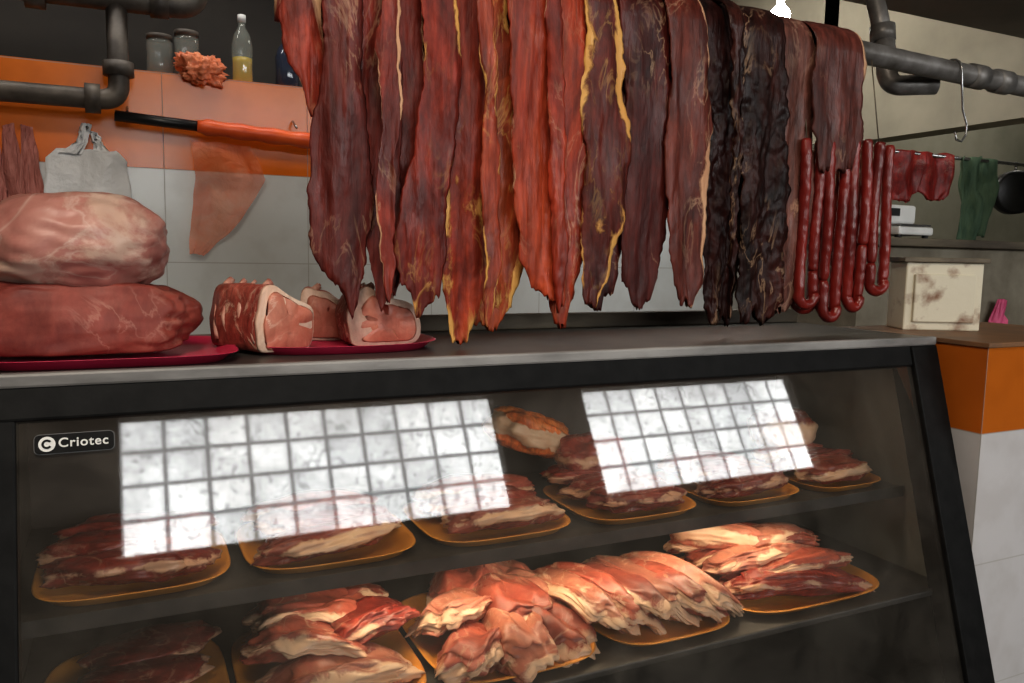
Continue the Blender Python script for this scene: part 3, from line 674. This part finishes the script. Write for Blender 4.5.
# ------------------------------------------------------------------ pillar
pl=thing("tiled_pillar",(1.95,1.3,-1.40),"half-height pillar with orange tile above white tile","pillar")
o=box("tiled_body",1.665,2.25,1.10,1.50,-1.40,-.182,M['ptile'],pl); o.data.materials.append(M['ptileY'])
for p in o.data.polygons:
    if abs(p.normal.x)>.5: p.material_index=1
box("cap",1.66,2.255,1.095,1.505,-.182,-.171,M['cap'],pl,.002)
rb=Matrix.Rotation(radians(-28),4,'Z')
wb=thing("white_metal_box",(1.86,1.40,-.171),"chipped cream-white metal box standing on the pillar","box")
box("body",1.765,1.955,1.335,1.435,-.171,.0,M['whitebox'],wb,.004,rb)
o=box("front_panel",1.785,1.935,1.327,1.338,-.15,-.03,M['whitebox'],wb,.003,Matrix())
c=Vector((1.86,1.385,-.171)); o.data.transform(Matrix.Translation(c)@rb@Matrix.Translation(-c))
box("lid",1.755,1.965,1.325,1.445,.0,.012,M['wood'],wb,.002,rb)
# ------------------------------------------------------------------ back bench, scale, hung stuff
bn=thing("work_bench",(2.7,2.15,-1.40),"brown work bench behind the counter","bench")
box("bench_top",2.25,3.40,1.96,2.45,.055,.085,M['wood'],bn,.004)
box("bench_body",2.29,3.36,2.0,2.42,-1.40,.055,plain("bench_paint",(.26,.235,.18),(.15,.125,.09),6,.7),bn)
sc=thing("counter_scale",(2.52,2.0,.085),"small white electronic scale with dark display","scale")
box("scale_base",2.44,2.62,1.97,2.12,.095,.125,M['white'],sc,.008)
for x in (2.46,2.60):
    for y in (1.99,2.10): lathe("foot",[(.01,0),(.012,.004),(.01,.011)],(x,y,.085),M['blackplastic'],sc,10)
box("display_head",2.43,2.61,2.04,2.08,.138,.205,M['white'],sc,.008)
box("column",2.50,2.54,2.05,2.07,.12,.14,M['white'],sc,.003)
box("screen",2.445,2.52,2.036,2.042,.165,.192,M['blackplastic'],sc)
box("weighing_pan",2.45,2.61,1.975,2.035,.128,.134,M['steel'],sc,.002)
def cloth(name,pts,y,mat,label,cat,amp=.02,fr=30,group=None,thk=.003,parent=None):
    """hanging sheet from rows [(z,xl,xr)]"""
    pts=sorted(pts)
    n=30; V=[]; m=30
    for i in range(m+1):
        z=pts[0][0]+(pts[-1][0]-pts[0][0])*i/m
        for (z0,a0,b0),(z1,a1,b1) in zip(pts,pts[1:]):
            if z<=z1+1e-9:
                t=(z-z0)/(z1-z0); xl=a0+(a1-a0)*t; xr=b0+(b1-b0)*t; break
        for j in range(n+1):
            x=xl+(xr-xl)*j/n
            V.append((x+.006*N(z*15,j*.4,1),y+amp*sin(x*fr*2+3*N(z*4,x*5,0))+amp*N(x*12,z*12,y),z+.008*N(x*25,z,5)))
    F=[(i*(n+1)+j,i*(n+1)+j+1,(i+1)*(n+1)+j+1,(i+1)*(n+1)+j) for i in range(m) for j in range(n)]
    o=mk(name,V,F,mat,parent=parent)
    if thk:
        s=o.modifiers.new("t",'SOLIDIFY'); s.thickness=thk
    if not parent: rebase(o); tag(o,label,cat,group)
    return o
rl=thing("back_rail",(3.2,2.4,.45),"thin steel rail with things hung behind the counter","rail")
tube("bar",[(2.6,2.4,.46),(4.6,2.4,.46)],.008,M['steel'],rl,10)
cloth("hanging_meat",[(.26,2.90,2.98),(.30,2.88,3.06),(.38,2.89,3.08),(.47,2.90,3.08)],2.385,M['redmeat'],"clump of red meat hung on a thin rail","meat",.014,24,"meat on the back rail",.012)
cloth("hanging_meat",[(.27,3.12,3.22),(.31,3.06,3.26),(.38,3.05,3.27),(.47,3.06,3.29)],2.395,M['redmeat'],"clump of red meat hung on a thin rail","meat",.014,22,"meat on the back rail",.012)
cloth("hanging_cloth",[(.10,3.32,3.44),(.25,3.31,3.47),(.47,3.33,3.46)],2.38,M['green'],"dull green cloth hanging from a thin rail","cloth",.02,30)
cloth("hanging_cloth",[(.12,3.46,3.56),(.25,3.46,3.58),(.47,3.47,3.56)],2.40,M['green'],"dull green cloth hanging from a thin rail","cloth",.02,30)
hs=thing("dial_scale",(3.75,2.4,.25),"round black hanging dial scale with steel face","scale")
fwd=Vector((.45,.9,0)).normalized()
def disc(name,c,r,th,mat,parent):
    a=fwd; u=a.cross(Vector((0,0,1))).normalized(); w=Vector((0,0,1)); rings=[]
    for d,s in ((-th/2,.85),(-th*.4,1),(th*.4,1),(th/2,.85)):
        rings.append([Vector(c)+a*d+(u*cos(2*pi*j/32)+w*sin(2*pi*j/32))*r*s for j in range(32)])
    V,F=ringmesh(rings); return mk(name,V,F,mat,parent=parent)
disc("housing",(3.72,2.4,.33),.10,.06,M['blackplastic'],hs); disc("dial_face",Vector((3.76,2.4,.34))-fwd*.03,.05,.01,M['steel'],hs)
tube("hanger",[(3.72,2.4,.41),(3.72,2.4,.47)],.006,M['steel'],hs,8)
cloth("plastic_bag",[(-.27,2.99,3.08),(-.22,2.98,3.09),(-.14,3.01,3.05)],1.965,M['pink'],"bright pink bag hung on the bench front","bag",.012,30)
# ------------------------------------------------------------------ left wall things
lp=thing("drain_pipe",(-.4,2.68,.42),"grey-brown pipes with elbows above the tiled wall","pipe")
tube("lower_run",bezier_round([(-1.2,2.68,.425),(-.02,2.68,.43),(-.02,2.68,.71)],.05,8),.029,M['pipe_rust'],lp,18)
tube("upper_run",bezier_round([(-1.2,2.68,.70),(.20,2.68,.725),(.20,2.68,1.2)],.06,8),.036,M['pipe_rust'],lp,18)
for q in ([(-.02,2.68,.50),(-.02,2.68,.54)],[(-.11,2.68,.43),(-.07,2.68,.43)],[(-.25,2.68,.705),(-.20,2.68,.705)],[(.07,2.68,.722),(.12,2.68,.723)]): tube("collar",q,.042,M['pipe_rust'],lp,18)
def bottle(x,y,h,r,mat,label,capm,fill=None,shape=0):
    e=thing("bottle" if shape==0 else "jar",(x,y,.548),label,"bottle" if shape==0 else "jar","containers on the tiled ledge")
    if shape==0: pr=[(r*.9,0),(r,.006),(r*.96,h*.3),(r,h*.55),(r*.75,h*.72),(r*.36,h*.82),(r*.34,h*.9)]
    else: pr=[(r*.9,0),(r,.006),(r*1.0,h*.35),(r*.96,h*.5),(r,h*.8),(r*.85,h*.9)]
    lathe("body",pr,(x,y,.548),mat,e)
    lathe("cap",[(pr[-1][0]*1.15,h*.895),(pr[-1][0]*1.15,h),(pr[-1][0]*.9,h*1.005)],(x,y,.548),capm,e)
    if fill: lathe("contents",[(r*.85,.004),(r*.93,.01),(r*.9,h*.3),(r*.93,h*fill)],(x,y,.548),M['oil'],e)
bottle(.352,2.87,.225,.034,M['clear'],"clear bottle half full of yellow oil",M['white'],.38)
bottle(.50,2.88,.19,.040,M['greenb'],"dark bottle with a blue cap",M['blue'])
bottle(.10,2.88,.13,.04,M['clear'],"squat clear plastic jar",M['pipe_rust'],None,1)
bottle(.18,2.87,.15,.038,M['clear'],"tall clear plastic jar",M['pipe_rust'],None,1)
o=blob("crumpled_bag",(.215,2.80,.565),M['peach'],rx=.065,ry=.045,rz=.045,seed=24,amp=.5,freq=2.0,fine=.3,nu=70,nv=40); rebase(o); tag(o,"crumpled orange plastic bag on the tiled ledge","bag")
um=thing("folded_umbrella",(.27,2.72,.36),"furled orange umbrella with black handle hung level","umbrella")
tube("handle",[(-.035,2.72,.392),(.1,2.72,.385),(.20,2.72,.380)],.016,M['blackplastic'],um,14)
tube("canopy",[Vector((.195,2.72,.380)).lerp(Vector((.60,2.72,.358)),i/30) for i in range(31)],lambda t:.024+.002*sin(t*25)+(-.006 if t<.05 else 0),M['orangeplastic'],um,14)
for x in (.0,.5): tube("hook",[(x,2.72,.40),(x,2.79,.43)],.004,M['steel'],um,6)
cloth("plastic_sheet",[(-.02,.165,.21),(.05,.17,.29),(.12,.18,.34),(.23,.19,.41),(.34,.18,.36)],2.775,M['osheet'],"translucent orange plastic sheet hanging on the tiles","plastic sheet",.010,14,None,0)
cb=thing("carrier_bags",(-.11,2.76,.084),"bundle of white carrier bags hung from a nail","bag")
cloth("bag_body",[(.064,-.222,-.003),(.15,-.23,.005),(.260,-.222,-.004),(.290,-.195,-.035)],2.755,M['bag'],"","",.011,14,None,.012,cb)
cloth("handle",[(.275,-.19,-.13),(.31,-.14,-.110),(.365,-.12,-.10)],2.76,M['bag'],"","",.006,20,None,.006,cb)
cloth("handle",[(.275,-.10,-.04),(.31,-.095,-.07),(.345,-.10,-.085)],2.76,M['bag'],"","",.006,20,None,.006,cb)
tube("nail",[(-.11,2.74,.355),(-.11,2.80,.357)],.004,M['steel'],cb,6)
for i,(a,b_) in enumerate([(-.39,-.33),(-.34,-.28),(-.29,-.235)]):
    cloth("mesh_bag",[(.02,a+.01,b_+.005),(.2,a,b_),(.35,a+.01,b_-.02)],2.77+.01*(i%2),M['pinkcloth'],"limp pink mesh bag hanging on the wall","bag",.014,35,"pink bags on the wall",.003)
# bulb
bl=thing("light_bulb",(2.43,2.6,.95),"bright bare bulb hanging on a cord","light")
lathe("bulb_glass",[(.004,-.040),(.020,-.036),(.036,-.018),(.041,0),(.036,.018),(.022,.034),(.014,.042)],(2.43,2.6,.995),M['bulb'],bl)
lathe("socket",[(.016,.041),(.016,.08),(.01,.09)],(2.43,2.6,.995),M['white'],bl)
tube("cord",[(2.43,2.6,1.08),(2.43,2.6,1.9)],.003,M['blackplastic'],bl,6)
# ------------------------------------------------------------------ world & camera
w=bpy.data.worlds.new("daylight"); scene.world=w; w.use_nodes=True
bg=w.node_tree.nodes["Background"]; bg.inputs[0].default_value=(1.0,.995,.98,1); bg.inputs[1].default_value=18
for o in list(scene.objects):
    if o.parent is None: o.location.z+=CZ
psi,th,r=[radians(a) for a in (25.491,6.232,1.057)]
fw=Vector((cos(th)*sin(psi),cos(th)*cos(psi),-sin(th))); rt0=Vector((cos(psi),-sin(psi),0)); up0=rt0.cross(fw)
rt=rt0*cos(r)+up0*sin(r); up=-rt0*sin(r)+up0*cos(r)
cam=bpy.data.cameras.new("camera"); co=bpy.data.objects.new("camera",cam); col.objects.link(co)
cam.sensor_width=36; cam.lens=796/1024*36; cam.clip_start=.02
mw=Matrix((rt,up,-fw)).transposed().to_4x4(); mw.translation=Vector((0,0,CZ)); co.matrix_world=mw
scene.camera=co
scene.view_settings.view_transform='Standard'
try: scene.view_settings.look='Medium High Contrast'
except Exception: pass
scene.view_settings.exposure=0
